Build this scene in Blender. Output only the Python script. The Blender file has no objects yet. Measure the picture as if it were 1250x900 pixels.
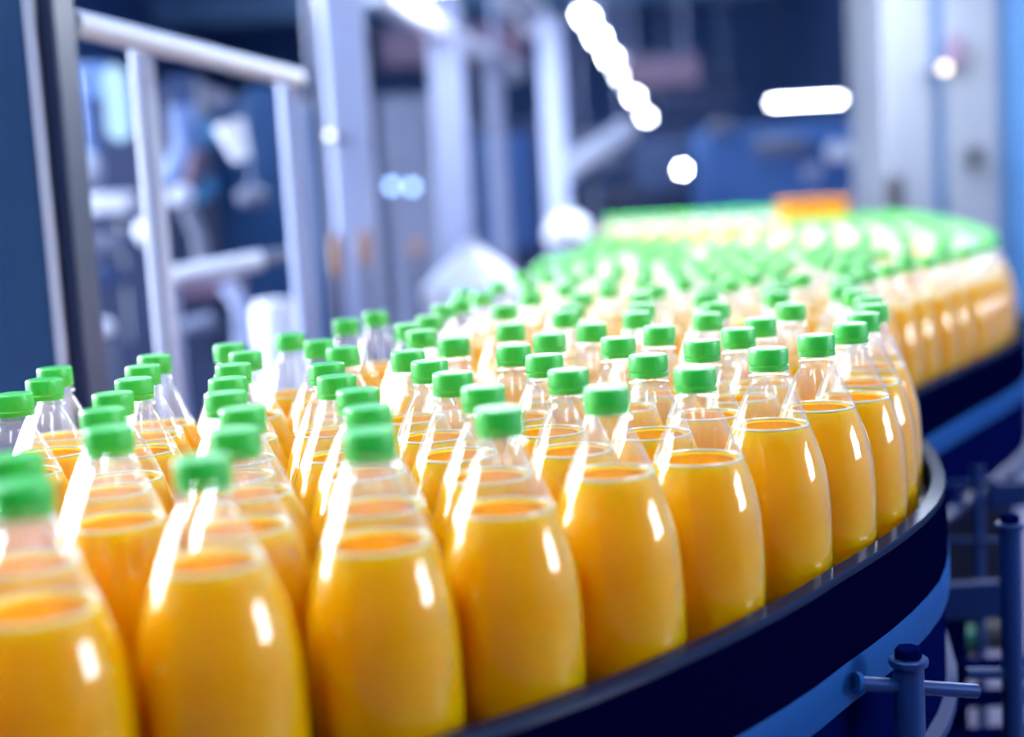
import bpy, math, random
from mathutils import Vector, Matrix

random.seed(7)
SC = bpy.context.scene
COL = SC.collection
R = math.radians

# ------------------------------------------------------------------ camera
D = 0.03                                   # cap diameter, the unit of the bottle layout
F, PIT, ROL = 1736.0, 0.118986, 0.0592867  # focal length in pixels, pitch, roll
CAPH = 6.3 * D                             # cap centre above the belt
BELT = 0.90                                # belt height
CAMZ = BELT + CAPH + 4.41738 * D
cam_data = bpy.data.cameras.new('camera')
cam = bpy.data.objects.new('camera', cam_data); COL.objects.link(cam)
cam_data.sensor_width = 36.0
cam_data.lens = F / 1250 * 36
cam_data.clip_start = 0.05
cam_data.dof.use_dof = True
cam_data.dof.focus_distance = 1.115
cam_data.dof.aperture_fstop = 2.05
cam_data.dof.aperture_blades = 7
fw = Vector((0, math.cos(PIT), -math.sin(PIT)))
u0 = Vector((0, math.sin(PIT), math.cos(PIT)))
r0 = Vector((1, 0, 0))
up = u0 * math.cos(ROL) + r0 * math.sin(ROL)
rt = r0 * math.cos(ROL) - u0 * math.sin(ROL)
cam.matrix_world = Matrix(((rt.x, up.x, -fw.x, 0), (rt.y, up.y, -fw.y, 0), (rt.z, up.z, -fw.z, CAMZ), (0, 0, 0, 1)))
SC.camera = cam

# ------------------------------------------------------------------ view, world
SC.view_settings.view_transform = 'Standard'
SC.view_settings.look = 'None'
SC.view_settings.gamma = 1
SC.view_settings.use_curve_mapping = False
SC.view_settings.exposure = 1.6
SC.cycles.max_bounces = 12
SC.cycles.diffuse_bounces = 4
SC.cycles.glossy_bounces = 4
SC.cycles.transmission_bounces = 6
SC.cycles.transparent_max_bounces = 48
SC.cycles.sample_clamp_indirect = 6.0
SC.cycles.caustics_reflective = False
SC.cycles.caustics_refractive = False
SC.cycles.use_denoising = True
world = bpy.data.worlds.new('hall_light'); SC.world = world
world.use_nodes = True
bg = world.node_tree.nodes['Background']
bg.inputs[0].default_value = (0.30, 0.42, 0.85, 1)
bg.inputs[1].default_value = 0.05

LAMP_ROW = 16.0      # emission of the fluorescent rows
LAMP_NEAR = 9.5     # emission of the luminaires above the near line
FILL_FRONT = 6.5    # emission of the two unseen luminaires added above the aisle
FILL_LOW = 15.0      # emission of the low-hung luminaires added to whiten the cap tops
LAMP_REAR = 9.0      # emission of the luminaires further back
WINDOW = 11.0         # emission of the frosted windows in the side walls
COOL = (0.86, 0.93, 1.0)

# ------------------------------------------------------------------ materials
def lin(r, g, b):
    f = lambda c: (c / 255 / 12.92) if c / 255 <= .04045 else ((c / 255 + .055) / 1.055) ** 2.4
    return (f(r), f(g), f(b), 1)

def paint(name, rgb, rough=.45, metal=0.0, spec=.5, grain=.0, scale=20.0):
    m = bpy.data.materials.new(name); m.use_nodes = True
    nt = m.node_tree; p = nt.nodes['Principled BSDF']
    p.inputs['Base Color'].default_value = lin(*rgb)
    p.inputs['Roughness'].default_value = rough
    p.inputs['Metallic'].default_value = metal
    p.inputs['Specular IOR Level'].default_value = spec
    if grain:
        tc = nt.nodes.new('ShaderNodeTexCoord'); nz = nt.nodes.new('ShaderNodeTexNoise')
        nz.inputs['Scale'].default_value = scale; nz.inputs['Detail'].default_value = 5
        nt.links.new(tc.outputs['Object'], nz.inputs['Vector'])
        mx = nt.nodes.new('ShaderNodeMix'); mx.data_type = 'RGBA'; mx.blend_type = 'MULTIPLY'
        mx.inputs['Factor'].default_value = grain
        mx.inputs[6].default_value = lin(*rgb)
        rm = nt.nodes.new('ShaderNodeMapRange'); rm.inputs[3].default_value = .3; rm.inputs[4].default_value = 1.6
        nt.links.new(nz.outputs['Fac'], rm.inputs[0]); nt.links.new(rm.outputs[0], mx.inputs[7])
        nt.links.new(mx.outputs[2], p.inputs['Base Color'])
        rr = nt.nodes.new('ShaderNodeMapRange'); rr.inputs[3].default_value = max(.05, rough - .15); rr.inputs[4].default_value = rough + .15
        nt.links.new(nz.outputs['Fac'], rr.inputs[0]); nt.links.new(rr.outputs[0], p.inputs['Roughness'])
    return m

def glow(name, rgb, strength):
    m = bpy.data.materials.new(name); m.use_nodes = True
    nt = m.node_tree; nt.nodes.remove(nt.nodes['Principled BSDF'])
    e = nt.nodes.new('ShaderNodeEmission'); e.inputs[0].default_value = (*rgb, 1); e.inputs[1].default_value = strength
    nt.links.new(e.outputs[0], nt.nodes['Material Output'].inputs[0])
    return m

def shell_mat(haze=True):                        # thin clear plastic: see-through, mirror-like towards the rim
    m = bpy.data.materials.new('clear_plastic'); m.use_nodes = True
    nt = m.node_tree; L = nt.links.new; N = nt.nodes.new
    nt.nodes.remove(nt.nodes['Principled BSDF'])
    lw = N('ShaderNodeLayerWeight'); lw.inputs[0].default_value = .5
    pw = N('ShaderNodeMath'); pw.operation = 'POWER'; pw.inputs[1].default_value = 3.0
    L(lw.outputs['Facing'], pw.inputs[0])
    ma = N('ShaderNodeMath'); ma.operation = 'MULTIPLY_ADD'; ma.inputs[1].default_value = .80; ma.inputs[2].default_value = .045
    L(pw.outputs[0], ma.inputs[0])
    tc = N('ShaderNodeTexCoord'); nz = N('ShaderNodeTexNoise'); nz.inputs['Scale'].default_value = 150; nz.inputs['Detail'].default_value = 3
    mp = N('ShaderNodeMapping'); mp.inputs['Scale'].default_value = (1, 1, .35)
    L(tc.outputs['Object'], mp.inputs[0]); L(mp.outputs[0], nz.inputs['Vector'])
    bp = N('ShaderNodeBump'); bp.inputs['Strength'].default_value = .12; bp.inputs['Distance'].default_value = .002
    L(nz.outputs['Fac'], bp.inputs['Height'])
    tr = N('ShaderNodeBsdfTransparent'); tr.inputs[0].default_value = (.97, .98, 1, 1)
    gl = N('ShaderNodeBsdfGlossy'); gl.inputs['Roughness'].default_value = .06; gl.inputs[0].default_value = (1, 1, 1, 1)
    L(bp.outputs[0], gl.inputs['Normal'])
    a = N('ShaderNodeMixShader'); L(ma.outputs[0], a.inputs[0]); L(tr.outputs[0], a.inputs[1]); L(gl.outputs[0], a.inputs[2])
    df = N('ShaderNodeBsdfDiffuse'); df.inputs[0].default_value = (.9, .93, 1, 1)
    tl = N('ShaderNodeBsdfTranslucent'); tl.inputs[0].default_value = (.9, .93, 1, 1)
    haze_bsdf = N('ShaderNodeMixShader'); haze_bsdf.inputs[0].default_value = .5; L(df.outputs[0], haze_bsdf.inputs[1]); L(tl.outputs[0], haze_bsdf.inputs[2])
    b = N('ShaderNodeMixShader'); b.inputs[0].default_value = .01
    if haze:                            # white haze above the liquid: droplets and bright reflections put into the colour
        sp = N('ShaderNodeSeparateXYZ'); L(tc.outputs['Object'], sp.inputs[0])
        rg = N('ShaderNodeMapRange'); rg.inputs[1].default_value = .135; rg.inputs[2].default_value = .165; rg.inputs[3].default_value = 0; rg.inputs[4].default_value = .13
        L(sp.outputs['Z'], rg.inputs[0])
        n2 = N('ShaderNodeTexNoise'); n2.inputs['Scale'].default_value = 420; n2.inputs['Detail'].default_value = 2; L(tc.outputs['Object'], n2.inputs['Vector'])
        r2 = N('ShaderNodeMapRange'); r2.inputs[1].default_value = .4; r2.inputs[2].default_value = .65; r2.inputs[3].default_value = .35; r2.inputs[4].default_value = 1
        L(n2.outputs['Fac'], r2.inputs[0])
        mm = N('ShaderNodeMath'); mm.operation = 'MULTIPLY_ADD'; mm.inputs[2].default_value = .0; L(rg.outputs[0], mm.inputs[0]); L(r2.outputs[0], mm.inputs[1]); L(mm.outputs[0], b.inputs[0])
    L(a.outputs[0], b.inputs[1]); L(haze_bsdf.outputs[0], b.inputs[2])
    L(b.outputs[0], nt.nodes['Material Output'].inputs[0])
    return m

def juice_mat():
    m = bpy.data.materials.new('orange_juice'); m.use_nodes = True
    nt = m.node_tree; L = nt.links.new; N = nt.nodes.new
    p = nt.nodes['Principled BSDF']
    p.inputs['Base Color'].default_value = (1.0, .425, .0, 1)
    p.inputs['Roughness'].default_value = .35
    p.inputs['Specular IOR Level'].default_value = .05
    p.inputs['Subsurface Weight'].default_value = 1.0
    p.inputs['Subsurface Radius'].default_value = (1.0, .5, .05)
    p.inputs['Subsurface Scale'].default_value = .05
    return m

def cap_mat():
    m = bpy.data.materials.new('green_cap_plastic'); m.use_nodes = True
    nt = m.node_tree; L = nt.links.new; N = nt.nodes.new
    p = nt.nodes['Principled BSDF']
    p.inputs['Base Color'].default_value = (.012, .52, .05, 1)
    p.inputs['Roughness'].default_value = .5
    p.inputs['Specular IOR Level'].default_value = .8
    p.inputs['Coat Weight'].default_value = 1.0; p.inputs['Coat Roughness'].default_value = .24
    t = N('ShaderNodeBsdfTranslucent'); t.inputs[0].default_value = (.25, .85, .02, 1)
    x = N('ShaderNodeMixShader'); x.inputs[0].default_value = .25
    L(p.outputs[0], x.inputs[1]); L(t.outputs[0], x.inputs[2]); L(x.outputs[0], nt.nodes['Material Output'].inputs[0])
    return m

def rim_mat():                          # black wear strip with a weak even polish
    m = bpy.data.materials.new('rim_black_plastic'); m.use_nodes = True
    nt = m.node_tree; nt.nodes.remove(nt.nodes['Principled BSDF'])
    d = nt.nodes.new('ShaderNodeBsdfDiffuse'); d.inputs[0].default_value = lin(16, 26, 48)
    g = nt.nodes.new('ShaderNodeBsdfGlossy'); g.inputs['Roughness'].default_value = .16; g.inputs[0].default_value = (.8, .85, 1, 1)
    x = nt.nodes.new('ShaderNodeMixShader'); x.inputs[0].default_value = .07
    nt.links.new(d.outputs[0], x.inputs[1]); nt.links.new(g.outputs[0], x.inputs[2]); nt.links.new(x.outputs[0], nt.nodes['Material Output'].inputs[0])
    return m

M = dict(
    liquid_top=paint('juice_surface_dimmed', (205, 118, 0), .5, spec=.0), meniscus=paint('liquid_edge_glint', (235, 225, 190), .08, spec=.8),  # juice top dimmed by its colour; pale edge ring is a painted reflection
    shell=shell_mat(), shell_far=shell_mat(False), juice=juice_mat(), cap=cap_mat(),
    belt=paint('belt_plastic', (30, 31, 40), .4, grain=.3),
    rim=rim_mat(),
    skirt=paint('navy_skirt_enamel', (2, 3, 34), .6, spec=.0),
    strip=paint('brushed_strip_blue_steel', (18, 70, 132), .55, .0, spec=.06, grain=.25, scale=60),
    lower=paint('dark_blue_steel', (3, 9, 58), .6, .0, spec=.0, grain=.2),
    bracket=paint('blued_steel', (16, 50, 108), .38, .1, spec=.35, grain=.2, scale=80),
    dark=paint('near_black_blue', (3, 4, 24), .7, spec=.05),
    beam=paint('blue_beam_paint', (6, 34, 86), .5, .0, spec=.2),
    steel=paint('stainless_steel', (134, 144, 180), .58, .2, spec=.3, grain=.15, scale=9),
    steel_pale=paint('pale_stainless_steel', (166, 172, 196), .6, .05, spec=.3, grain=.1, scale=9),
    steel_dark=paint('dark_stainless_steel', (26, 38, 70), .35, .5, grain=.2, scale=9),
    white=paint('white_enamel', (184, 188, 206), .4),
    blue=paint('machine_blue', (8, 38, 86), .5, grain=.15, scale=6),
    blue_pale=paint('machine_pale_blue', (78, 106, 160), .5),
    cyan=paint('cyan_blue_plastic', (0, 90, 140), .4),
    navy=paint('navy_machine', (9, 30, 70), .5),
    lav=paint('lavender_grey_panel', (76, 83, 110), .5, grain=.12, scale=4),
    hall=paint('hall_column_paint', (84, 92, 124), .6, grain=.12, scale=4), greyblue=paint('grey_blue_panel', (44, 64, 104), .6), machine=paint('bright_machine_blue', (10, 60, 110), .5, grain=.15, scale=6),
    cabinet=paint('cabinet_pale_blue', (90, 96, 112), .5, grain=.06, scale=3),
    groove=paint('cabinet_groove_blue', (38, 84, 132), .55),
    column=paint('column_blue_steel', (40, 76, 120), .45, .2, grain=.25, scale=6),
    hopper=paint('satin_hopper_steel', (158, 161, 180), .45),
    amber=paint('amber_plastic', (112, 70, 52), .4), crate=paint('amber_crate_plastic', (182, 118, 4), .6, spec=.1),
    mauve=paint('mauve_brown_paint', (80, 62, 88), .6),
    floor=paint('grey_floor_coating', (86, 84, 108), .35, grain=.2, scale=3),
    ceil=paint('dark_ceiling_blue', (135, 185, 230), .8, grain=.2, scale=1.5),
    wall=paint('hall_wall_blue', (60, 102, 166), .7, grain=.2, scale=1.2),
    black=paint('black_rubber', (16, 18, 34), .6),
    green=paint('green_enamel', (30, 110, 90), .5),
    lamp=glow('lamp_tube', COOL, LAMP_ROW), lamp_near=glow('lamp_diffuser', COOL, LAMP_NEAR), fill_front=glow('added_aisle_diffuser', COOL, FILL_FRONT), fill_low=glow('added_low_diffuser', COOL, FILL_LOW), lamp_rear=glow('lamp_rear_diffuser', COOL, LAMP_REAR),
    window=glow('frosted_daylight_pane', (.84, .92, 1.0), WINDOW),
    led=glow('white_indicator', (.9, .95, 1), 22), glow_blue=glow('blue_white_glow', (.30, .50, 1), 3.0), glow_dim=glow('dim_white_glow', (.75, .82, 1), 2), led_warm=glow('warm_indicator', (1, .85, .65), 2.2),
)

# ------------------------------------------------------------------ helpers
def at(px, py, d):                      # pixel -> world point at forward distance d (metres)
    u, v = px - 625, py - 450
    a = u * math.cos(ROL) - v * math.sin(ROL); b = u * math.sin(ROL) + v * math.cos(ROL)
    Y = F * math.cos(PIT) - b * math.sin(PIT); Z = -F * math.sin(PIT) - b * math.cos(PIT)
    return Vector((a * d / Y, d, CAMZ + Z * d / Y))

def ppm(d): return d / F                # metres per pixel at distance d

class MB:
    def __init__(s): s.v = []; s.f = []; s.m = []
    def add(s, vs, fs, mi=0):
        o = len(s.v); s.v += [tuple(v) for v in vs]; s.f += [tuple(i + o for i in f) for f in fs]; s.m += [mi] * len(fs); return s
    def box(s, c, size, rz=0, bev=0.0):
        x, y, z = (k / 2 for k in size); b = min(bev, x * .9, y * .9, z * .9)
        if b <= 0:
            vs = [(sx * x, sy * y, sz * z) for sx in (-1, 1) for sy in (-1, 1) for sz in (-1, 1)]
            fs = [(0, 1, 3, 2), (4, 6, 7, 5), (0, 4, 5, 1), (2, 3, 7, 6), (0, 2, 6, 4), (1, 5, 7, 3)]
        else:
            ring = [(-x + b, -y), (x - b, -y), (x, -y + b), (x, y - b), (x - b, y), (-x + b, y), (-x, y - b), (-x, -y + b)]
            ins = [(px * (x - b) / x, py * (y - b) / y) for px, py in ring]
            vs = [(*p, -z) for p in ins] + [(*p, -z + b) for p in ring] + [(*p, z - b) for p in ring] + [(*p, z) for p in ins]
            fs = [tuple(range(7, -1, -1)), tuple(range(24, 32))]
            for k in range(3):
                for i in range(8): j = (i + 1) % 8; fs.append((k * 8 + i, k * 8 + j, k * 8 + 8 + j, k * 8 + 8 + i))
        cz, sz_ = math.cos(rz), math.sin(rz)
        return s.add([(c[0] + a * cz - b_ * sz_, c[1] + a * sz_ + b_ * cz, c[2] + e) for a, b_, e in vs], fs)
    def obox(s, p, q, w, h):            # a rectangular bar from p to q (w across, h tall)
        p, q = Vector(p), Vector(q); d = (q - p).normalized()
        sd = d.cross(Vector((0, 0, 1)))
        if sd.length < 1e-4: sd = Vector((1, 0, 0))
        sd.normalize(); u = sd.cross(d)
        vs = [e + sd * (a * w / 2) + u * (b * h / 2) for e in (p, q) for a, b in ((-1, -1), (1, -1), (1, 1), (-1, 1))]
        return s.add(vs, [(3, 2, 1, 0), (4, 5, 6, 7)] + [(i, (i + 1) % 4, 4 + (i + 1) % 4, 4 + i) for i in range(4)])
    def tube(s, pts, r, n=14, cap=True):
        pts = [Vector(p) for p in pts]; k = len(pts); rr = r if isinstance(r, (list, tuple)) else [r] * k
        vs = []; fs = []; ref = None
        for i, p in enumerate(pts):
            t = (pts[min(i + 1, k - 1)] - pts[max(i - 1, 0)]).normalized()
            if ref is None:
                ref = t.cross(Vector((0, 0, 1)))
                if ref.length < 1e-3: ref = Vector((1, 0, 0))
            ref = (ref - t * ref.dot(t)).normalized(); b = t.cross(ref)
            vs += [p + (ref * math.cos(2 * math.pi * j / n) + b * math.sin(2 * math.pi * j / n)) * rr[i] for j in range(n)]
        for i in range(k - 1):
            for j in range(n): jj = (j + 1) % n; fs.append((i * n + j, i * n + jj, i * n + n + jj, i * n + n + j))
        if cap: fs += [tuple(range(n - 1, -1, -1)), tuple(range((k - 1) * n, k * n))]
        return s.add(vs, fs)
    def lathe(s, prof, n=32, c=(0, 0, 0), fn=None, mi=0):   # prof: (r, z) from bottom to top
        vs = []; fs = []
        for r, z in prof:
            for j in range(n):
                a = 2 * math.pi * j / n; q = r * (fn(a, z) if fn else 1)
                vs.append((c[0] + q * math.cos(a), c[1] + q * math.sin(a), c[2] + z))
        for i in range(len(prof) - 1):
            for j in range(n): jj = (j + 1) % n; fs.append((i * n + j, i * n + jj, i * n + n + jj, i * n + n + j))
        if prof[0][0] > 0: fs.append(tuple(range(n - 1, -1, -1)))
        if prof[-1][0] > 0: fs.append(tuple(range((len(prof) - 1) * n, len(prof) * n)))
        return s.add(vs, fs, mi)
    def lathe_open(s, prof, n=32, fn=None, mi=0):
        k = len(s.f); s.lathe(prof, n, (0, 0, 0), fn, mi)
        while len(s.f[-1]) > 4: s.f.pop(); s.m.pop()
        return s
    def mesh(s, name, mats, smooth=None):
        me = bpy.data.meshes.new(name); me.from_pydata(s.v, [], s.f)
        for m in (mats if isinstance(mats, (list, tuple)) else [mats]): me.materials.append(m)
        if any(s.m): me.polygons.foreach_set('material_index', s.m)
        if smooth is not None:
            me.polygons.foreach_set('use_smooth', [True] * len(me.polygons)); me.set_sharp_from_angle(angle=R(smooth))
        me.update(); return me
    def obj(s, name, mat, parent=None, smooth=35):
        o = bpy.data.objects.new(name, s.mesh(name, mat, smooth)); COL.objects.link(o)
        if parent: o.parent = parent; o.matrix_parent_inverse = parent.matrix_world.inverted()
        return o

def tag(o, label, cat, group=None, kind=None):
    if label: o['label'] = label
    if cat: o['category'] = cat
    if group: o['group'] = group
    if kind: o['kind'] = kind
    return o

def thing(name, label, cat, loc=(0, 0, 0), group=None):
    o = bpy.data.objects.new(name, None); COL.objects.link(o); o.location = loc; o.matrix_world = Matrix.Translation(loc)
    return tag(o, label, cat, group)

def struct(name, mb, mat, parent=None, smooth=None):
    o = mb.obj(name, mat, parent, smooth)
    if not parent: o['kind'] = 'structure'
    return o

# ------------------------------------------------------------------ the hall
XL, XR, YN, YB, ZC = -4.6, 4.6, -4.0, 24.0, 4.2
struct('floor', MB().box(((XL + XR) / 2, (YN + YB) / 2, -.05), (XR - XL + .4, YB - YN + .4, .1)), M['floor'])
struct('ceiling', MB().box(((XL + XR) / 2, (YN + YB) / 2, ZC + .1), (XR - XL + .4, YB - YN + .4, .2)), M['ceil'])
struct('wall_back', MB().box(((XL + XR) / 2, YB + .1, ZC / 2), (XR - XL + .4, .2, ZC)), M['wall'])
struct('wall_front', MB().box(((XL + XR) / 2, YN - .1, ZC / 2), (XR - XL + .4, .2, ZC)), M['navy'])
def wall_with_window(name, wname, X, sg, y0, y1, z0, z1, n):
    wl = MB()
    wl.box((X + sg * .1, (YN + y0) / 2, ZC / 2), (.2, y0 - YN, ZC)); wl.box((X + sg * .1, (YB + y1) / 2, ZC / 2), (.2, YB - y1, ZC))
    wl.box((X + sg * .1, (y0 + y1) / 2, z0 / 2), (.2, y1 - y0, z0)); wl.box((X + sg * .1, (y0 + y1) / 2, (ZC + z1) / 2), (.2, y1 - y0, ZC - z1))
    struct(name, wl, M['wall'])
    w = bpy.data.objects.new(wname, None); COL.objects.link(w); w['kind'] = 'structure'
    fr = MB()
    for z in (z0 + .03, z1 - .03): fr.box((X + sg * .06, (y0 + y1) / 2, z), (.08, y1 - y0, .06))
    for k in range(n + 1): fr.box((X + sg * .06, y0 + .03 + k * (y1 - y0 - .06) / n, (z0 + z1) / 2), (.08, .06, z1 - z0 - .12))
    fr.obj('window_frame', M['steel'], w)
    s = (y1 - y0 - .06) / n
    for k in range(n):
        MB().box((X + sg * .07, y0 + .03 + (k + .5) * s, (z0 + z1) / 2), (.02, s - .06, z1 - z0 - .12)).obj('pane', M['window'], w)
wall_with_window('wall_left', 'window_1', XL, -1, 1.2, 7.2, .9, 3.2, 4)
wall_with_window('wall_right', 'window_2', XR, 1, -.3, 1.2, 1.2, 2.3, 1)
for i, y in enumerate((5, 8.5, 12, 16, 20)):
    struct('trim_%d' % (i + 1), MB().box((0, y, ZC - .18), (XR - XL, .22, .36)), M['mauve'] if i % 2 else M['ceil'])

# ------------------------------------------------------------------ luminaires
def luminaire(c, L, W, rz, mat, label, group, drop=.0):
    t = thing('ceiling_lamp', label, 'lamp', c, group)
    MB().box((c[0], c[1], c[2] + .045), (L, W, .05), rz, .01).obj('lamp_housing', M['steel'], t)
    MB().box((c[0], c[1], c[2] + .005), (L * .96, W * .85, .03), rz).obj('diffuser', mat, t)
    h = ZC - c[2] - .07
    for s in (-.35, .35):
        x, y = c[0] + math.cos(rz) * L * s, c[1] + math.sin(rz) * L * s
        if h > .05: MB().tube([(x, y, c[2] + .07), (x, y, ZC)], .006, 6).obj('suspension_rod', M['steel'], t)
    return t
# the row that runs off towards the back of the hall
p0, p1 = at(715, 22, 9.5), at(789, 143, 22.0)
for k in range(6):
    q = k / 5; w = (1 / 9.5) * (1 - q) + (1 / 22.0) * q; d = 1 / w
    c = at(715 + 74 * q, 22 + 121 * q, d)
    a = math.atan2(p1.y - p0.y, p1.x - p0.x)
    luminaire(c, .42 + .09 * k, .10, a, M['lamp'], 'bright fluorescent lamp, number %s from the top in the bright diagonal row' % ('one two three four five six'.split()[k]), 'lamps of the bright diagonal row')
luminaire(at(984, 124, 16), .80, .08, R(2), M['lamp'], 'bright horizontal fluorescent tube hanging alone before dark ceiling', None)
# above and beside the line, out of the picture; the aisle pair is added to brighten the juice
for x, y, z, w in ((-.9, -.7, 3.6, 'added unseen over the aisle, first of two'), (1.3, -.6, 3.6, 'added unseen over the aisle, second of two'), (-1.6, .6, 3.55, 'over the near part of the line'), (-2.3, 3.0, 3.55, 'over the inner side of the line'), (.9, 2.6, 3.55, 'over the middle of the line'),
                   (-2.8, 5.6, 3.3, 'over the filling machine'), (2.4, 4.2, 3.5, 'over the aisle before the pale control cabinet')):
    luminaire((x, y, z), 1.5, .55, R(90), M['fill_front' if y < 0 else 'lamp_near' if y < 3.5 else 'lamp_rear'], 'added unseen ceiling luminaire ' + w, 'wide luminaires')
for x, y, z, w in ((-2.6, 10.5, 3.0, 'high before the dark rear machines'), (1.6, 10.5, 3.1, 'high before the blue-grey rear machine'), (-1.0, 16, 3.8, 'high near the back wall')):
    t = luminaire((x, y, z), 1.6, .55, 0, M['lamp_rear'], 'added unseen ceiling luminaire ' + w, 'wide luminaires')  # unseen, added to light the rear machines and ceiling
    MB().box((x, y, z + .08), (1.4, .4, .02)).obj('added_uplight', M['lamp_rear'], t)  # upward glow added to brighten the ceiling
for x, y, z, w in ((.1, 5.4, 2.04, 'first of three before the far machines'), (1.15, 5.2, 2.10, 'second of three before the far machines'), (2.3, 4.1, 2.14, 'third of three before the far machines')):
    luminaire((x, y, z), 1.2, .5, R(4), M['fill_low'], 'added unseen low-hung luminaire, ' + w, 'added low-hung luminaires')  # unseen luminaires added for white sheen on the caps

# ------------------------------------------------------------------ conveyor outline (units of D, seen from above)
CX, CY, R0 = -24.0677, 55.8350, 36.4453
def arc(r, a): return (CX + r * math.cos(R(a)), CY + r * math.sin(R(a)))
def catmull(P, n=6):
    out = []
    for i in range(len(P) - 1):
        a, b, c, d = P[max(i - 1, 0)], P[i], P[i + 1], P[min(i + 2, len(P) - 1)]
        for k in range(n):
            t = k / n
            out.append(tuple(.5 * (2 * b[j] + (c[j] - a[j]) * t + (2 * a[j] - 5 * b[j] + 4 * c[j] - d[j]) * t * t + (3 * b[j] - a[j] - 3 * c[j] + d[j]) * t ** 3) for j in (0, 1)))
    out.append(P[-1]); return out
def r_out(a): return R0 + 1.66 + .75 * max(0, min(1, (a + 34) / 13))
outer = [arc(r_out(a), a) for a in range(-100, -13, 3)]
outer += catmull([outer[-1], (14.4, 50.5), (14.5, 54), (15.2, 57.8), (16.9, 61.8), (19.4, 65.9), (22.6, 70.8), (26.2, 76.2), (28.9, 81), (31.7, 88), (34.8, 98), (38.3, 113), (41.9, 131), (45, 151), (47, 175)], 5)[1:]
inner = [arc(R0 - 18.2 - 1.9, a) for a in range(-100, -18, 5)]
inner += catmull([inner[-1], (-7.8, 54), (-6.5, 58.5), (-3.9, 66), (-1.9, 74), (.3, 90), (3.2, 112), (7, 138), (10, 175)], 6)[1:]
def resample(P, n):
    L = [0]
    for a, b in zip(P[:-1], P[1:]): L.append(L[-1] + math.dist(a, b))
    out = []; j = 0
    for k in range(n):
        s = L[-1] * k / (n - 1)
        while j < len(L) - 2 and L[j + 1] < s: j += 1
        t = (s - L[j]) / max(1e-9, L[j + 1] - L[j]); out.append((P[j][0] + (P[j + 1][0] - P[j][0]) * t, P[j][1] + (P[j + 1][1] - P[j][1]) * t))
    return out
def offset(P, d):                       # to the right of the running direction (outwards for the outer edge)
    out = []
    for i, p in enumerate(P):
        a, b = P[max(i - 1, 0)], P[min(i + 1, len(P) - 1)]; l = math.dist(a, b)
        out.append((p[0] + (b[1] - a[1]) / l * d, p[1] - (b[0] - a[0]) / l * d))
    return out
outer = resample(outer, 120); inner = resample(inner, 120)
DZ_RIM = 5.2                            # top of the rim below the cap centres
zr = BELT + CAPH - DZ_RIM * D            # rim top

conv = thing('bottle_conveyor', 'curved bottle conveyor with navy skirt, blue steel strip and black glossy rim', 'conveyor', (0, 1.0, 0))
def ribbon(P, prof, closed=True):        # sweep (outward offset, height) profile along P
    mb = MB(); k = len(prof); n = len(P); offs = [offset(P, o) for o, z in prof]
    for i in range(n):
        for j in range(k): mb.v.append((offs[j][i][0] * D, offs[j][i][1] * D, prof[j][1]))
    for i in range(n - 1):
        for j in range(k if closed else k - 1):
            jj = (j + 1) % k; mb.f.append((i * k + j, i * k + jj, (i + 1) * k + jj, (i + 1) * k + j)); mb.m.append(0)
    if closed: mb.f += [tuple(range(k - 1, -1, -1)), tuple(range((n - 1) * k, n * k))]; mb.m += [0, 0]
    return mb
belt = MB()
for i in range(120): belt.v += [(outer[i][0] * D, outer[i][1] * D, BELT), (inner[i][0] * D, inner[i][1] * D, BELT)]
belt.f = [(2 * i, 2 * i + 2, 2 * i + 3, 2 * i + 1) for i in range(119)]; belt.m = [0] * 119
belt.obj('belt', M['belt'], conv)
ribbon(outer, [(.02, BELT - .01), (.02, zr - .002), (.06, zr), (.46, zr - .0005), (.50, zr - .002), (.50, zr - .006), (.3, BELT - .01)]).obj('rim', M['rim'], conv, 30)
ribbon(outer, [(.1, zr - .069), (.52, zr - .069), (.50, zr - .006), (.1, zr - .006)]).obj('skirt', M['skirt'], conv, 30)
ribbon(outer, [(.1, zr - .102), (.53, zr - .102), (.56, zr - .100), (.56, zr - .071), (.53, zr - .069), (.1, zr - .069)]).obj('side_strip', M['strip'], conv, 30)
ribbon(outer, [(.0, zr - .19), (.38, zr - .19), (.38, zr - .102), (.0, zr - .102)]).obj('lower_skirt', M['lower'], conv, 30)
ribbon(outer, [(.0, zr - .205), (.72, zr - .205), (.72, zr - .196), (.38, zr - .19), (.0, zr - .19)]).obj('lower_flange', M['beam'], conv, 30)
ribbon(outer, [(-2, .45), (-.6, .45), (-.2, zr - .205), (-2, zr - .205)]).obj('under_frame', M['dark'], conv, 30)
ribbon(inner, [(-.9, BELT - .06), (-.02, BELT - .06), (-.02, BELT + .035), (-.9, BELT + .035)]).obj('inner_guide', M['steel'], conv, 30)
for a in (-75, -50, -25):
    x, y = arc(R0 - 3, a); MB().tube([(x * D, y * D, 0), (x * D, y * D, BELT - .02)], .03, 14).obj('leg', M['lower'], conv)
for x, y in ((20, 75), (30, 100), (8, 100), (40, 150), (0, 75)):
    MB().tube([(x * D, y * D, 0), (x * D, y * D, BELT - .02)], .03, 14).obj('leg', M['lower'], conv)

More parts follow.
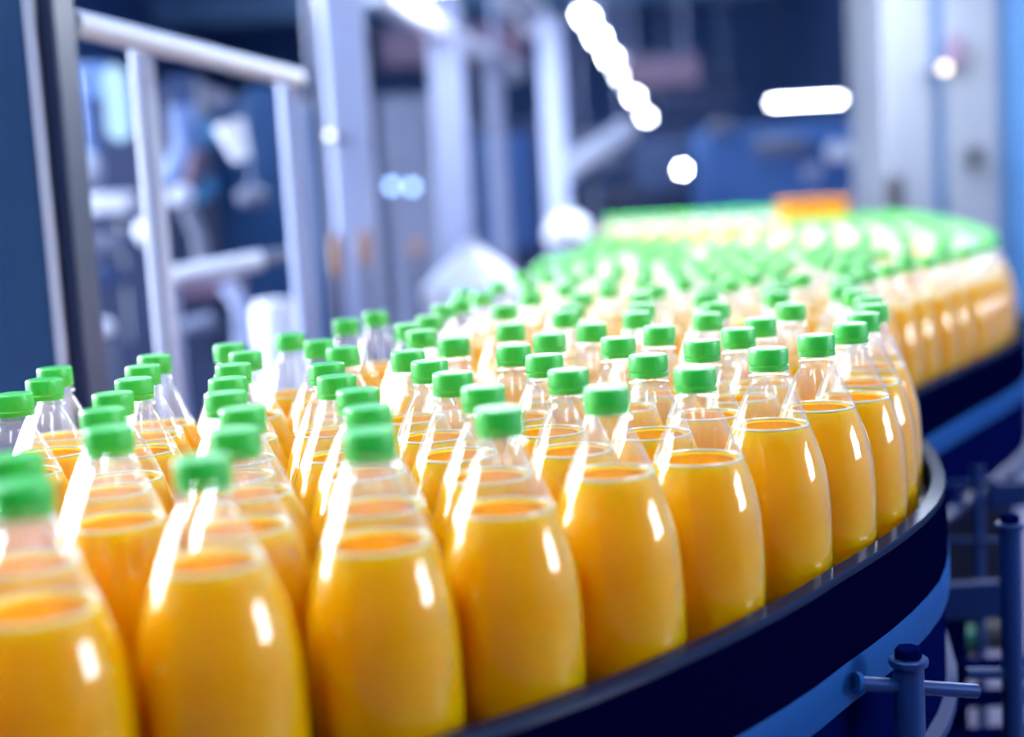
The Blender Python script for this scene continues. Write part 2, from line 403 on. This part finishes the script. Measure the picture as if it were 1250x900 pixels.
# ------------------------------------------------------------------ bottles
PROF = [(6.30, 1.05), (6.27, 1.25), (6.15, 1.38), (5.9, 1.45), (5.5, 1.47), (5.0, 1.478), (4.5, 1.478), (4.0, 1.470), (3.6, 1.455), (3.2, 1.425), (2.9, 1.375), (2.55, 1.29),
        (2.22, 1.19), (1.9, 1.075), (1.59, .945), (1.3, .82), (1.1, .73), (.9, .635), (.75, .56), (.64, .49), (.56, .445), (.50, .43), (.455, .43)]
NECK = [(.45, .43), (.445, .505), (.40, .515), (.385, .43), (.28, .42)]
flute = lambda a, z: 1 + .0040 * math.cos(12 * a) * max(0, min(1, (CAPH / D * D - z) / D - 2.6)) * (1 if z > .4 * D else 0)
def prof_at(dz):
    for (a, ra), (b, rb) in zip(PROF[:-1], PROF[1:]):
        if a >= dz >= b: return ra + (rb - ra) * (a - dz) / (a - b)
def z_of(dz): return (CAPH / D - dz) * D
def shell_mb(n, mb=None, mi=0):
    mb = mb or MB(); mb.lathe_open([(r * D, z_of(d)) for d, r in PROF + NECK], n, flute, mi); return mb
def juice_mb(n, lvl, mb=None, mi=0):
    mb = mb or MB(); P = [((r - .03) * D, z_of(d) + (.03 * D if d > 6.2 else 0)) for d, r in PROF if d > lvl + .05]
    r = prof_at(lvl) - .03
    P += [(r * D, z_of(lvl)), ((r - .05) * D, z_of(lvl + .03)), ((r - .2) * D, z_of(lvl + .04))]
    mb.lathe_open(P, n, flute, mi)
    mb.lathe([((r - .2) * D, z_of(lvl + .04)), ((r - .21) * D, z_of(lvl + .0401))], n, (0, 0, 0), flute, mi + 1)
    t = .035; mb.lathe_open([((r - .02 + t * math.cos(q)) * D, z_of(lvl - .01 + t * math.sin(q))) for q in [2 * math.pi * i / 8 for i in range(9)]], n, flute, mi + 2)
    mb.lathe([(P[0][0], P[0][1] + 1e-5), (P[0][0] - 1e-4, P[0][1])], n, (0, 0, 0), None, mi)
    return mb
CAPP = [(.13, .455), (.125, .492), (.08, .497), (-.20, .490), (-.245, .484), (-.27, .472), (-.28, .452), (-.28, .40), (-.28, .2), (-.28, .02)]
BAND = [(.285, .47), (.28, .498), (.16, .500), (.148, .485), (.145, .46)]
def cap_mb(n, k, mb=None, mi=0):
    f = (lambda a, z: 1 + (.010 * (1 if math.cos(k * a) > 0 else -1) if z_of(.1) < z < z_of(-.21) else 0)) if k else None
    mb = mb or MB(); mb.lathe([(r * D, z_of(d)) for d, r in CAPP], n, (0, 0, 0), f, mi); return mb
def band_mb(n, mb=None, mi=0):
    mb = mb or MB(); mb.lathe_open([(r * D, z_of(d)) for d, r in BAND], n, None, mi); return mb
LEVELS = (1.62, 1.70, 1.78, 1.88)
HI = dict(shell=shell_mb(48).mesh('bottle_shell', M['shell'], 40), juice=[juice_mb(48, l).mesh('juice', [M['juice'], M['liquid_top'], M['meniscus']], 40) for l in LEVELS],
          cap=cap_mb(144, 48).mesh('cap', M['cap'], 50), band=band_mb(48).mesh('tamper_band', M['cap'], 40))
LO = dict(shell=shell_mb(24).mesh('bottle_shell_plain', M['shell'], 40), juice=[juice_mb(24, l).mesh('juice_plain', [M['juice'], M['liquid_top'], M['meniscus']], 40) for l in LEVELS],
          cap=cap_mb(24, 0).mesh('cap_plain', M['cap'], 40), band=band_mb(24).mesh('tamper_band_plain', M['cap'], 40))

def capxy(px, py):                       # where a cap seen at a pixel stands on the belt, in D
    a = px - 625; b = py - 450
    u = a * math.cos(ROL) - b * math.sin(ROL); v = a * math.sin(ROL) + b * math.cos(ROL)
    t = 4.41738 / (F * math.sin(PIT) + v * math.cos(PIT)); return (u * t, (F * math.cos(PIT) - v * math.sin(PIT)) * t)
SEEN = [[(45,607),(254,576),(450,544),(605,516),(740,489),(846,464),(931,438),(993,421),(1032,408),(1052,396)],
 [(47,567),(277,541),(455.4,510),(592,485),(713.8,460.6),(787,443),(843.6,430),(896,414.6),(928,402)],
 [(128,541),(294.5,516),(437.4,488),(558.5,469.6),(668,446.8),(765.6,423.6),(800,411)],
 [(129,516),(280,492),(411.7,475.4),(527,454),(629.4,435),(671,420),(714,407)],
 [(128.4,497),(272,476),(395,457.6),(499.7,439.4),(549,423.4),(620,406.6)],
 [(27.6,494.8),(170,477),(293,457.4),(421.4,436),(505,414.5)],
 [(66.6,476),(188,458.5),(298.6,440),(386,428)],
 [(83.4,460.6),(194.6,445.6),(284,432),(354,418),(420,399.6)]]
placed = []                              # x, y, row key
SP = 2.99
def free(x, y, m=SP): return all((x - a) ** 2 + (y - b) ** 2 >= m * m for a, b, _ in placed)
for k, row in enumerate(SEEN):
    for (px, py) in row:
        x, y = capxy(px, py)
        rr = math.hypot(x - CX, y - CY); a = math.degrees(math.atan2(y - CY, x - CX))
        tgt = R0 - 2.6 * k + (.62 * max(0, min(1, (a + 33) / 10)) if k == 0 else 0)
        q = .5 if k else .2
        rr = q * rr + (1 - q) * tgt; x, y = arc(rr, a)
        placed.append([x, y, ('near', k)])
for _ in range(60):                      # push bottles that touch apart
    for i in range(len(placed)):
        for j in range(i):
            A, B = placed[i], placed[j]; dx, dy = A[0] - B[0], A[1] - B[1]; d = math.hypot(dx, dy)
            if d < SP:
                s = (SP - d) / 2 / d * .9; A[0] += dx * s; A[1] += dy * s; B[0] -= dx * s; B[1] -= dy * s
    for A in placed:
        if A[2][1] == 0:
            a = math.degrees(math.atan2(A[1] - CY, A[0] - CX)); rr = math.hypot(A[0] - CX, A[1] - CY); lim = r_out(a) - 1.56
            if rr > lim: A[0], A[1] = arc(lim, a)
def side(P, x, y):                       # signed distance to the polyline, + to its left
    best = 1e9; sg = 1
    for (ax, ay), (bx, by) in zip(P[:-1], P[1:]):
        dx, dy = bx - ax, by - ay; t = max(0, min(1, ((x - ax) * dx + (y - ay) * dy) / (dx * dx + dy * dy)))
        ex, ey = x - ax - t * dx, y - ay - t * dy; d = ex * ex + ey * ey
        if d < best: best = d; sg = 1 if dx * (y - ay) - dy * (x - ax) > 0 else -1
    return sg * math.sqrt(best)
YEND = 168
def inside(x, y): return y < YEND and side(outer, x, y) > 1.58 and side(inner, x, y) < -1.58
def in_view(x, y):
    v = Vector((x * D, y * D, BELT + CAPH)) - Vector((0, 0, CAMZ)); z = v.dot(fw)
    u = 625 + F * v.dot(rt) / z; return -130 < u < 1290
# the rows run on beyond the caps that could be read one by one, each keeping its distance from the rim
def along(P):
    L = [0]
    for a, b in zip(P[:-1], P[1:]): L.append(L[-1] + math.dist(a, b))
    return L
def point(P, L, s):
    j = 0
    while j < len(L) - 2 and L[j + 1] < s: j += 1
    t = (s - L[j]) / max(1e-9, L[j + 1] - L[j]); return (P[j][0] + (P[j + 1][0] - P[j][0]) * t, P[j][1] + (P[j + 1][1] - P[j][1]) * t)
for k in range(22):
    P = offset(outer, -(1.66 + 2.62 * k)); P = [p for i, p in enumerate(P) if i == 0 or math.dist(p, P[i - 1]) > .05]
    L = along(P); s = .7 * (k % 2); miss = 0
    while s < L[-1]:
        x, y = point(P, L, s)
        x += random.gauss(0, .03); y += random.gauss(0, .03)
        if inside(x, y) and free(x, y, 2.985) and in_view(x, y): placed.append([x, y, ('near', k)]); s += 3.0
        else: s += .15
# holes where the concentric rows meet the straight ranks
hx = -16.0
while hx < 34:
    hy = 18.0
    while hy < 100:
        if free(hx, hy, 2.985) and inside(hx, hy):
            key = min(placed, key=lambda p: (p[0] - hx) ** 2 + (p[1] - hy) ** 2)[2]; placed.append([hx, hy, key])
        hy += .4
    hx += .4
def dist(p): return math.hypot(p[0], p[1])
order = sorted(placed, key=dist)
ORD = 'first second third fourth fifth sixth seventh eighth ninth tenth eleventh twelfth thirteenth fourteenth fifteenth sixteenth seventeenth eighteenth nineteenth twentieth'.split()
TENS = ['', '', 'twenty', 'thirty', 'forty', 'fifty']
def ordinal(n):
    if n <= 20: return ORD[n - 1]
    t, u = divmod(n, 10)
    return (TENS[t][:-1] + 'ieth') if u == 0 else TENS[t] + '-' + ORD[u - 1]
single = [p for p in order if in_view(p[0], p[1])][:300]
ids = {id(p) for p in single}
rest = [p for p in order if id(p) not in ids and in_view(p[0], p[1])]
rows = {}
for p in single: rows.setdefault(p[2], []).append(p)
RIM_LEN = along(outer)
def station(p):                          # how far along the rim a bottle stands
    return min((math.dist(p[:2], q), l) for q, l in zip(outer, RIM_LEN))[1] if p[1] > 48 or p[0] > 12 else -1e3 + math.atan2(p[1] - CY, p[0] - CX)
names = {}
for key, ps in rows.items():
    ps.sort(key=lambda p: (station(p), p[1]))
    rn = 'along the outermost row by the rim' if key[1] == 0 else 'along the %s row in from the rim' % ordinal(key[1] + 1)
    for i, p in enumerate(ps): names[id(p)] = 'orange juice bottle, %s from the left %s' % (ordinal(i + 1), rn)
def child(name, me, parent):
    o = bpy.data.objects.new(name, me); COL.objects.link(o); o.parent = parent; return o
for p in single:
    S = HI if dist(p) < 62 else LO
    t = bpy.data.objects.new('juice_bottle', None); COL.objects.link(t)
    t.location = (p[0] * D, p[1] * D, BELT + .0005)
    t.rotation_euler = (random.gauss(0, .004), random.gauss(0, .004), random.uniform(0, 6.28))
    tag(t, names[id(p)], 'bottle', 'orange juice bottles on the conveyor')
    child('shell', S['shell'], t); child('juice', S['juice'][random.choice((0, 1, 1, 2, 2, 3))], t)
    c = child('cap', S['cap'], t); child('tamper_band', S['band'], c)
def mass(name, pts, z, label, n=12):
    one = MB(); shell_mb(n, one, 0); juice_mb(n, 1.7, one, 1); cap_mb(n, 0, one, 4); band_mb(n, one, 4)
    mb = MB()
    for x, y in pts:
        o = len(mb.v); mb.v += [(a + x * D, b + y * D, c + z) for a, b, c in one.v]; mb.f += [tuple(i + o for i in f) for f in one.f]; mb.m += one.m
    o = mb.obj(name, [M['shell_far'], M['juice'], M['liquid_top'], M['meniscus'], M['cap']], None, 40)
    return tag(o, label, 'bottles', None, 'stuff')
if rest: mass('far_bottles', [(p[0], p[1]) for p in rest], BELT + .0005, 'mass of blurred orange juice bottles at the far end of the conveyor')

# the second line behind, running across
LY, LZ = 196, BELT + .02
line2 = thing('cross_conveyor', 'straight conveyor carrying bottles across behind the far bend', 'conveyor', (30 * D, LY * D, 0))
MB().box((31 * D, (LY + 3) * D, LZ - .03), (36 * D, 14 * D, .06), 0, .006).obj('belt_bed', M['steel_dark'], line2)
for x in (16, 46): MB().box((x * D, (LY + 3) * D, (LZ - .06) / 2), (.06, .3, LZ - .06)).obj('leg', M['navy'], line2)
mass('cross_line_bottles', [(15 + 3.04 * i + (1.5 if j % 2 else 0), LY - 2 + 2.65 * j) for i in range(11) for j in range(5)], LZ + .0005, 'mass of blurred orange juice bottles on the cross conveyor at the back')
b = thing('amber_crate', 'blurred amber crate standing behind the far green caps', 'crate', at(992, 268, 5.55))
c = at(992, 258, 5.55)
MB().box((c.x, c.y, c.z), (.24, .18, .07), 0, .01).obj('crate_body', M['crate'], b); MB().box((c.x, c.y, c.z + .041), (.25, .19, .012), 0, .003).obj('crate_rim', M['crate'], b)
MB().box((c.x, c.y, (c.z - .035) / 2), (.16, .12, c.z - .035)).obj('crate_stand', M['navy'], b)

# ------------------------------------------------------------------ brackets and frames beside the conveyor
def hexa(mb, c, r, h): return mb.lathe([(r, 0), (r, h * .85), (r * .86, h)], 6, c)
def bracket(name, label, px, py_top, d, r, rods, ztop_bolt=True):
    top = at(px, py_top, d)
    t = thing(name, label, 'bracket', (top.x, top.y, 0))
    MB().tube([(top.x, top.y, 0), (top.x, top.y, top.z)], r, 24).obj('post', M['bracket'], t)
    MB().lathe([(r * 1.25, 0), (r * 1.3, r * .15), (r * 1.3, r * .4), (r * 1.2, r * .5)], 24, (top.x, top.y, top.z)).obj('washer', M['bracket'], t)
    hexa(MB(), (top.x, top.y, top.z + r * .5), r * .92, r * .75).obj('hex_bolt', M['lower'], t, 20)
    for (a, b_, rr, fl) in rods:
        MB().tube([a, b_], rr, 16).obj('rod', M['bracket'], t)
        if fl:
            v = (Vector(b_) - Vector(a)).normalized(); MB().tube([Vector(a), Vector(a) + v * .004], rr * 1.45, 20).obj('flange', M['strip'], t)
    return t
d = 1.03
bracket('guide_bracket', 'blue steel bracket post with hex bolt and rod fixed to the conveyor strip', 1109, 812, d, .0112,
        [(at(1043, 834, 1.018), at(1192, 844, 1.05), .0056, True)])
bracket('guide_bracket', 'taller blue steel post with bolt beside the picture edge', 1233, 645, 1.42, .0112,
        [(at(1180, 822, 1.42), at(1262, 822, 1.42), .006, False)])
bracket('guide_bracket', 'slim blurred blue post with cross rods standing before the far skirt', 1193, 572, 1.95, .0072,
        [(at(1148, 661, 1.97), at(1224, 661, 1.93), .0045, False), (at(1150, 591, 1.97), at(1217, 588, 1.93), .004, False)])
fr = thing('cross_beam_rack', 'dark blue steel frame of cross beams under the far conveyor', 'frame', (at(1200, 735, 1.75).x, 1.75, 0))
for (xa, xb, y, h, dd, mt) in ((1140, 1222, 735, 44, 1.75, 'beam'), (1205, 1300, 605, 30, 2.05, 'beam'), (1140, 1175, 612, 26, 2.05, 'beam'), (1140, 1300, 817, 14, 1.75, 'lower'), (1140, 1300, 856, 16, 1.75, 'lower'), (1140, 1300, 905, 22, 1.75, 'lower')):
    a, b_ = at(xa, y + 0, dd), at(xb, y - .0, dd); b_.z = a.z
    MB().obox(a, b_, .02, h * ppm(dd)).obj('cross_beam', M[mt], fr)
for xa in (1160, 1300):
    a = at(xa, 720, 1.78); MB().box((a.x, a.y, a.z / 2), (.03, .03, a.z)).obj('upright', M['lower'], fr)
c = at(1172, 778, 2.0); g = thing('gear_motor', 'small green blurred motor under the blue cross beam', 'motor', c)
MB().tube([c - Vector((.02, 0, 0)), c + Vector((.03, 0, 0))], .016, 16).obj('motor_body', M['green'], g); MB().tube([c + Vector((.03, 0, 0)), c + Vector((.075, 0, 0))], .022, 16).obj('gearbox', M['black'], g)
# ------------------------------------------------------------------ left: column and guard frame
col = thing('steel_column', 'dark square steel column beside the left picture edge', 'column', (at(40, 300, 1.62).x, 1.62, 0))
x0, x1, x2 = at(-60, 230, 1.62).x, at(58, 230, 1.60).x, at(86, 230, 1.62).x
MB().box(((x0 + x1) / 2 - .004, 1.66, 1.4), (x1 - x0 - .012, .10, 2.8), 0, .004).obj('column_body', M['column'], col)
MB().tube([(x1 - .006, 1.612, 0), (x1 - .006, 1.612, 2.8)], .0062, 12).obj('edge_highlight', M['steel_pale'], col)  # pale strip painted in place of the corner's highlight
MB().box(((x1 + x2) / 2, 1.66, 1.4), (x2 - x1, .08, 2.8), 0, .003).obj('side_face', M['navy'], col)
gf = thing('guard_frame', 'pale steel guard frame with sloping-looking top rail and three posts', 'frame', (at(187, 300, 2.0).x, 2.0, 0))
za = at(85, 27, 1.72); zb = at(362, 95, 1.72 * 247 / 163)
zb.z = za.z
for (px, dd, rr) in ((88, 1.74, .0125), (187, 2.02, .0165), (362, 2.62, .020)):
    p = at(px, 235, dd); MB().tube([(p.x, p.y, 0), (p.x, p.y, za.z)], rr, 16).obj('post', M['steel_pale'] if px == 187 else M['steel'], gf)
MB().tube([za, zb], .0165, 16).obj('top_rail', M['white'], gf)

# ------------------------------------------------------------------ left: filling machine behind the guard frame
def blob(mb, c, rx, rz_, n=18, ry=None):
    ry = ry or rx; vs = []; fs = []; k = 10
    for i in range(k + 1):
        t = math.pi * i / k
        for j in range(n):
            a = 2 * math.pi * j / n; vs.append((c[0] + rx * math.sin(t) * math.cos(a), c[1] + ry * math.sin(t) * math.sin(a), c[2] - rz_ * math.cos(t)))
    for i in range(k):
        for j in range(n): jj = (j + 1) % n; fs.append((i * n + j, i * n + jj, i * n + n + jj, i * n + n + j))
    return mb.add(vs, fs)
def rect(mb, xa, ya, xb, yb, d, th, bev=.01):   # an upright box that fills a pixel rectangle at distance d
    a = at((xa + xb) / 2, (ya + yb) / 2, d); s = ppm(d)
    return mb.box((a.x, d + th / 2, a.z), ((xb - xa) * s, th, (yb - ya) * s), 0, bev)
def stand(xa, xb, ytop, d, th, mat, name, parent, bev=.01):   # a box from the floor up to a pixel height
    a, b_ = at(xa, ytop, d), at(xb, ytop, d)
    return MB().box(((a.x + b_.x) / 2, d + th / 2, a.z / 2), (b_.x - a.x, th, a.z), 0, bev).obj(name, mat, parent)
fm = thing('filling_machine', 'blue and steel filling machine behind the pale guard frame', 'machine', (at(230, 300, 4.4).x, 4.6, 0))
stand(60, 250, 112, 4.6, .5, M['navy'], 'cabinet', fm); stand(255, 372, 130, 4.7, .5, M['machine'], 'side_cabinet', fm)
rect(MB(), 92, 78, 134, 122, 4.3, .2).obj('pale_panel', M['blue_pale'], fm)
rect(MB(), 96, 120, 112, 200, 4.3, .1).obj('pale_panel', M['blue_pale'], fm)
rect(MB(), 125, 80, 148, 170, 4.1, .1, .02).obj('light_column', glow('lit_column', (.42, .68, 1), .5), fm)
for (xa, ya, xb, yb, mt) in ((95, 236, 160, 262, 'white'), (105, 285, 150, 310, 'lav'), (108, 325, 150, 350, 'blue'), (205, 340, 290, 365, 'mauve'), (150, 262, 200, 420, 'navy'), (300, 110, 350, 240, 'machine'), (205, 95, 240, 190, 'blue')):
    rect(MB(), xa, ya, xb, yb, 4.35, .14).obj('module', M[mt], fm)
MB().tube([at(222, 130, 4.2), at(230, 175, 4.2), at(212, 222, 4.2)], .042, 14).obj('arm', M['blue_pale'], fm)
MB().tube([at(241, 185, 4.15), at(228, 235, 4.15)], .02, 12).obj('strut', M['mauve'], fm)
MB().tube([at(248, 148, 4.2), at(258, 175, 4.2)], .026, 14).obj('valve', M['cyan'], fm)
MB().tube([at(245, 225, 4.2), at(258, 238, 4.2)], .036, 14).obj('valve', M['cyan'], fm)
MB().tube([at(279, 150, 4.1), at(296, 195, 4.1)], [.045, .026], 14).obj('highlight_body', M['white'], fm)  # white body in place of a highlight on steel
blob(MB(), at(104, 206, 4.2), .05, .055).obj('elbow_highlight', M['white'], fm)  # white ball in place of the highlight on a steel elbow
blob(MB(), at(222, 240, 4.1), .035, .035).obj('joint', M['steel_pale'], fm)
blob(MB(), at(308, 240, 4.1), .045, .035).obj('joint', M['lav'], fm)
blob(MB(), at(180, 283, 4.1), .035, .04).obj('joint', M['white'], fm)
MB().tube([at(228, 255, 4.0), at(242, 285, 4.0), at(248, 325, 4.0)], .02, 10).obj('hose', M['lav'], fm)
MB().tube([at(275, 345, 4.0), at(294, 372, 4.0), at(297, 425, 4.0)], .024, 10).obj('hose', M['steel'], fm)
MB().tube([at(200, 411, 4.0), at(262, 392, 4.0)], .03, 12).obj('pipe', M['lav'], fm)
rl = thing('guide_roller', 'bright white horizontal roller below the guard frame top rail', 'roller', at(200, 340, 3.0))
MB().tube([at(208, 338, 3.0), at(318, 318, 3.1)], .021, 18).obj('roller_tube', M['white'], rl)
MB().tube([at(318, 318, 3.1), at(350, 311, 3.15)], .016, 14).obj('roller_shaft', M['lav'], rl)
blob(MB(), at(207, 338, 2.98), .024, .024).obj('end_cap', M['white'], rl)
a = at(207, 338, 3.0); MB().tube([(a.x, a.y + .01, 0), (a.x, a.y + .01, a.z - .02)], .014, 12).obj('support', M['steel'], rl)
cn = thing('white_canister', 'upright white canister standing before the blue filling machine', 'canister', at(335, 440, 3.6))
a = at(333, 365, 3.6); MB().lathe([(.055, -a.z), (.055, -.03), (.045, -.005), (.02, .0)], 20, a).obj('canister_body', M['white'], cn)
lp = thing('highlight_dome', 'round white dome standing for a highlight beside the dark steel column', 'lamp', at(122, 400, 3.6))  # white dome put in for a bright highlight on steel
a = at(122, 401, 3.6); blob(MB(), a, .035, .028).obj('white_dome', M['white'], lp); MB().tube([(a.x, a.y, 0), (a.x, a.y, a.z - .02)], .04, 14).obj('dome_post', M['lav'], lp)

# ------------------------------------------------------------------ middle: columns, ducts, tanks
def column(px0, px1, d, ytop, mat, label, th=.12, flange=True):
    a, b_ = at(px0, 230, d), at(px1, 230, d); top = min(ZC, at((px0 + px1) / 2, ytop, d).z)
    t = thing('hall_column', label, 'column', ((a.x + b_.x) / 2, d, 0))
    MB().box(((a.x + b_.x) / 2, d + th / 2, top / 2), (b_.x - a.x, th, top), 0, .012).obj('column_shaft', mat, t)
    MB().box(((a.x + b_.x) / 2, d + th / 2, .02), ((b_.x - a.x) * 1.4, th * 1.4, .04), 0, .006).obj('base_plate', M['navy'], t)
    return t
column(404, 458, 3.6, -20, M['steel'], 'broad grey steel column directly behind the guard frame end post', .04)
column(386, 401, 4.2, -20, M['steel_dark'], 'narrow dark column between guard post and broad grey column')
column(534, 575, 6.0, -20, M['hall'], 'grey steel column crossing under the upper diagonal duct', .2)
column(600, 622, 7.0, 60, M['hall'], 'thin lavender column ending under the diagonal duct', .2)
column(667, 696, 6.5, 18, M['steel'], 'pale column below the bright diagonal lamp row', .2)
def duct(label, a, b_, da, db, r, mat, hang=True):
    t = thing('air_duct', label, 'duct', at((a[0] + b_[0]) / 2, (a[1] + b_[1]) / 2, (da + db) / 2))
    p, q = at(*a, da), at(*b_, db)
    MB().tube([p, q], r, 18).obj('duct_tube', mat, t)
    MB().tube([p + (q - p) * .96, q], r * 1.12, 18).obj('end_collar', mat, t)
    for s in (.25, .8):
        m = p + (q - p) * s
        if m.z < ZC and hang: MB().tube([(m.x, m.y, m.z), (m.x, m.y, ZC)], .01, 6).obj('hanger_rod', M['steel'], t)
    return t
duct('long lavender duct sloping down from the top edge', (455, -12), (630, 88), 5.0, 7.5, .045, M['steel_pale'])
duct('short pale duct at the top edge beside the lamp row', (600, -40), (655, 26), 6.0, 7.5, .07, M['white'])
t = duct('pale inclined chute below the end of the lamp row', (684, 212), (764, 160), 7.0, 7.4, .06, M['steel_pale'], False)
c = at(724, 186, 7.2); MB().tube([(c.x, c.y, 0), (c.x, c.y, c.z)], .03, 10).obj('support_post', M['navy'], t)
t = thing('hopper', 'white conical hopper lid rising behind the green caps', 'hopper', (at(578, 340, 4.5).x, 4.5, 0))
a = at(578, 350, 4.5)
MB().lathe([(.16, -.06), (.165, 0), (.12, .05), (.055, .10), (.03, .125), (.03, .14)], 24, a).obj('hopper_lid', M['hopper'], t)
MB().lathe([(.15, 0), (.15, a.z - .06)], 24, (a.x, a.y, 0)).obj('hopper_body', M['steel_dark'], t)
t = thing('round_tank', 'round white tank top behind the green caps', 'tank', (at(694, 290, 5.6).x, 5.6, 0))
a = at(694, 287, 5.6); blob(MB(), a, .095, .09).obj('tank_dome', M['hopper'], t); MB().lathe([(.075, 0), (.075, a.z)], 20, (a.x, a.y, 0)).obj('tank_leg', M['steel'], t)
for (xa, ya, xb, yb, dd, w, h, mt, lab) in ((760, 92, 850, 87, 12, .3, .22, 'mauve', 'brown-mauve cable tray under the dark ceiling beside the lamp row'), (700, 185, 770, 182, 12.5, .3, .3, 'lav', 'lavender cable tray end behind the pale inclined chute'),
                                        (468, 62, 640, 48, 11, .3, .25, 'mauve', 'mauve cable tray crossing behind the long lavender duct'), (800, 128, 900, 122, 14, .3, .3, 'blue', 'blue cable tray behind the lone horizontal tube')):
    a, b_ = at(xa, ya, dd), at(xb, yb, dd); b_.z = a.z; t = thing('cable_tray', lab, 'tray', (a + b_) / 2)
    MB().obox(a, b_, w, h).obj('tray_channel', M[mt], t); MB().obox(a + Vector((0, 0, h * .6)), b_ + Vector((0, 0, h * .6)), w * .5, h * .25).obj('cable_bundle', M['navy'], t)
    for q in (.15, .85):
        m = a + (b_ - a) * q; MB().tube([(m.x, m.y, m.z), (m.x, m.y, ZC)], .01, 6).obj('hanger_rod', M['steel'], t)
# machine blocks along the back
def block(label, xa, ya, xb, yb, d, th, mat, door=None):
    t = thing('machine_block', label, 'machine', (at((xa + xb) / 2, yb, d).x, d, 0))
    stand(xa, xb, ya, d, th, mat, 'housing', t)
    a, b_ = at(xa + (xb - xa) * .1, ya + 15, d), at(xb - (xb - xa) * .1, yb, d)
    if door: MB().box(((a.x + b_.x) / 2, d - .006, (a.z + b_.z) / 2), (b_.x - a.x, .02, a.z - b_.z), 0, .004).obj('front_panel', door, t)
    return t
block('lavender machine block with pale front panel between grey columns', 462, 118, 532, 200, 8, .6, M['lav'], M['lav'])
block('mid-blue machine block behind the thin lavender column', 574, 150, 665, 300, 9, .6, M['blue'], M['wall'])
block('blue cabinet machine behind the white round tank', 700, 235, 770, 300, 9, .6, M['navy'], M['navy'])
block('wide blue-grey machine under the horizontal fluorescent tube', 862, 158, 1052, 240, 10, .8, M['wall'], M['wall'])
block('dark machine behind the lone bright round lamp', 765, 160, 850, 230, 11, .8, M['navy'], M['greyblue'])
for (px, py, w, h, dd, mt, lab) in ((955, 180, 64, 24, 9.6, 'lav', 'pale lavender bar standing in for a light under the horizontal fluorescent tube'),  # this bar and the next box are pale shapes in place of lights
                                    (1026, 186, 30, 22, 9.5, 'white', 'white round-edged box standing in for a light beside the pale lavender bar'),
                                    (878, 158, 26, 18, 9.7, 'lav', 'small lavender box above the blue-grey machine'),
                                    (992, 212, 22, 22, 9.6, 'steel', 'small grey box under the pale lavender bar')):
    c = at(px, py, dd); s = ppm(dd); t = thing('wall_box', lab, 'box', c)
    MB().box(c, (w * s, .1, h * s), 0, .02).obj('box_body', M[mt], t); MB().box((c.x, c.y - .052, c.z), (w * s * .8, .01, h * s * .7), 0, .002).obj('box_lid', M[mt], t)
    MB().box((c.x, c.y + .25, c.z), (.05, .42, .05)).obj('wall_arm', M['navy'], t)
# amber beacons and small glowing spheres
for (px, py, h, dd, lab) in ((411, 312, 46, 3.5, 'tall amber beacon at the foot of the broad grey column'), (446, 303, 40, 3.5, 'faint amber beacon on the broad grey column edge'), (508, 303, 14, 5.5, 'round amber beacon right of the grey column')):
    c = at(px, py, dd); s = ppm(dd); t = thing('amber_beacon', lab, 'beacon', c)
    MB().lathe([(7 * s, -h * s / 2), (8 * s, 0), (7 * s, h * s / 2), (3 * s, h * s / 2 + .004)], 16, c).obj('beacon_lens', M['amber'], t)
    MB().tube([(c.x, c.y, 0), (c.x, c.y, c.z - h * s / 2)], 5 * s, 10).obj('beacon_pole', M['navy'], t)
for (px, py, r, dd, mt, lab) in ((833, 207, 4.5, 8.5, 'led', 'lone bright white lamp above the orange bottle end'), (478, 227, 5, 7.5, 'glow_blue', 'first of two touching blue-white glowing spheres'), (503, 228, 5, 7.5, 'glow_blue', 'second of two touching blue-white glowing spheres, whiter'),
                                 (402, 165, 4, 3.4, 'glow_dim', 'white glowing sphere high on the broad grey column'), (1153, 83, 5, 5.5, 'led_warm', 'warm beige lamp on the pale cabinet')):
    c = at(px, py, dd); s = ppm(dd); t = thing('glow_spot', lab, 'lamp', c)
    blob(MB(), c, r * s, r * s, 14).obj('lens', M[mt], t); MB().tube([(c.x, c.y + r * s * .6, c.z), (c.x, c.y + .22, c.z)], r * s * 1.1, 12).obj('glow_socket', M['navy'], t)
    if px not in (402, 443, 1153): MB().tube([(c.x, c.y + .2, c.z), (c.x, c.y + .2, ZC)], .005, 6).obj('hanger_rod', M['navy'], t)

# ------------------------------------------------------------------ right: pale control cabinets
cb = thing('control_cabinet', 'tall pale blue control cabinet of grooved panels along the right side', 'cabinet', (at(1160, 300, 5.7).x, 5.7, 0))
dd = 5.7; top = 3.4
def slab(xa, xb, mat, name, y0, th, parent=cb):
    a, b_ = at(xa, 200, y0), at(xb, 200, y0)
    return MB().box(((a.x + b_.x) / 2, y0 + th / 2, top / 2), (b_.x - a.x, th, top), 0, .008).obj(name, mat, parent)
slab(1082, 1142, M['cabinet'], 'door', 5.7, .04); slab(1157, 1221, M['cabinet'], 'door', 5.7, .04)
slab(1084, 1290, M['cabinet'], 'carcass', 5.752, .6)
slab(1098, 1289, M['groove'], 'recess_panel', 5.742, .009)
slab(1238, 1290, M['groove'], 'door', 5.7, .04)
slab(1058, 1083, M['steel'], 'side_post', 6.1, .1)
for (px, py, w, h, mt, nm) in ((1166, 62, 18, 36, 'mauve', 'signal_housing'), (1191, 190, 17, 22, 'black', 'handle')):
    c = at(px, py, 5.66); s = ppm(5.66); MB().box(c, (w * s, .06, h * s), 0, .01).obj(nm, M[mt], cb)
c = at(1093, 236, 5.6); t = thing('black_hook', 'black rounded switch box hanging before the pale cabinet edge', 'switch', c)
MB().box(c, (20 * ppm(5.6), .05, 44 * ppm(5.6)), 0, .012).obj('switch_body', M['black'], t); MB().box((c.x, c.y + .04, c.z), (.012, .05, .012)).obj('switch_arm', M['black'], t)
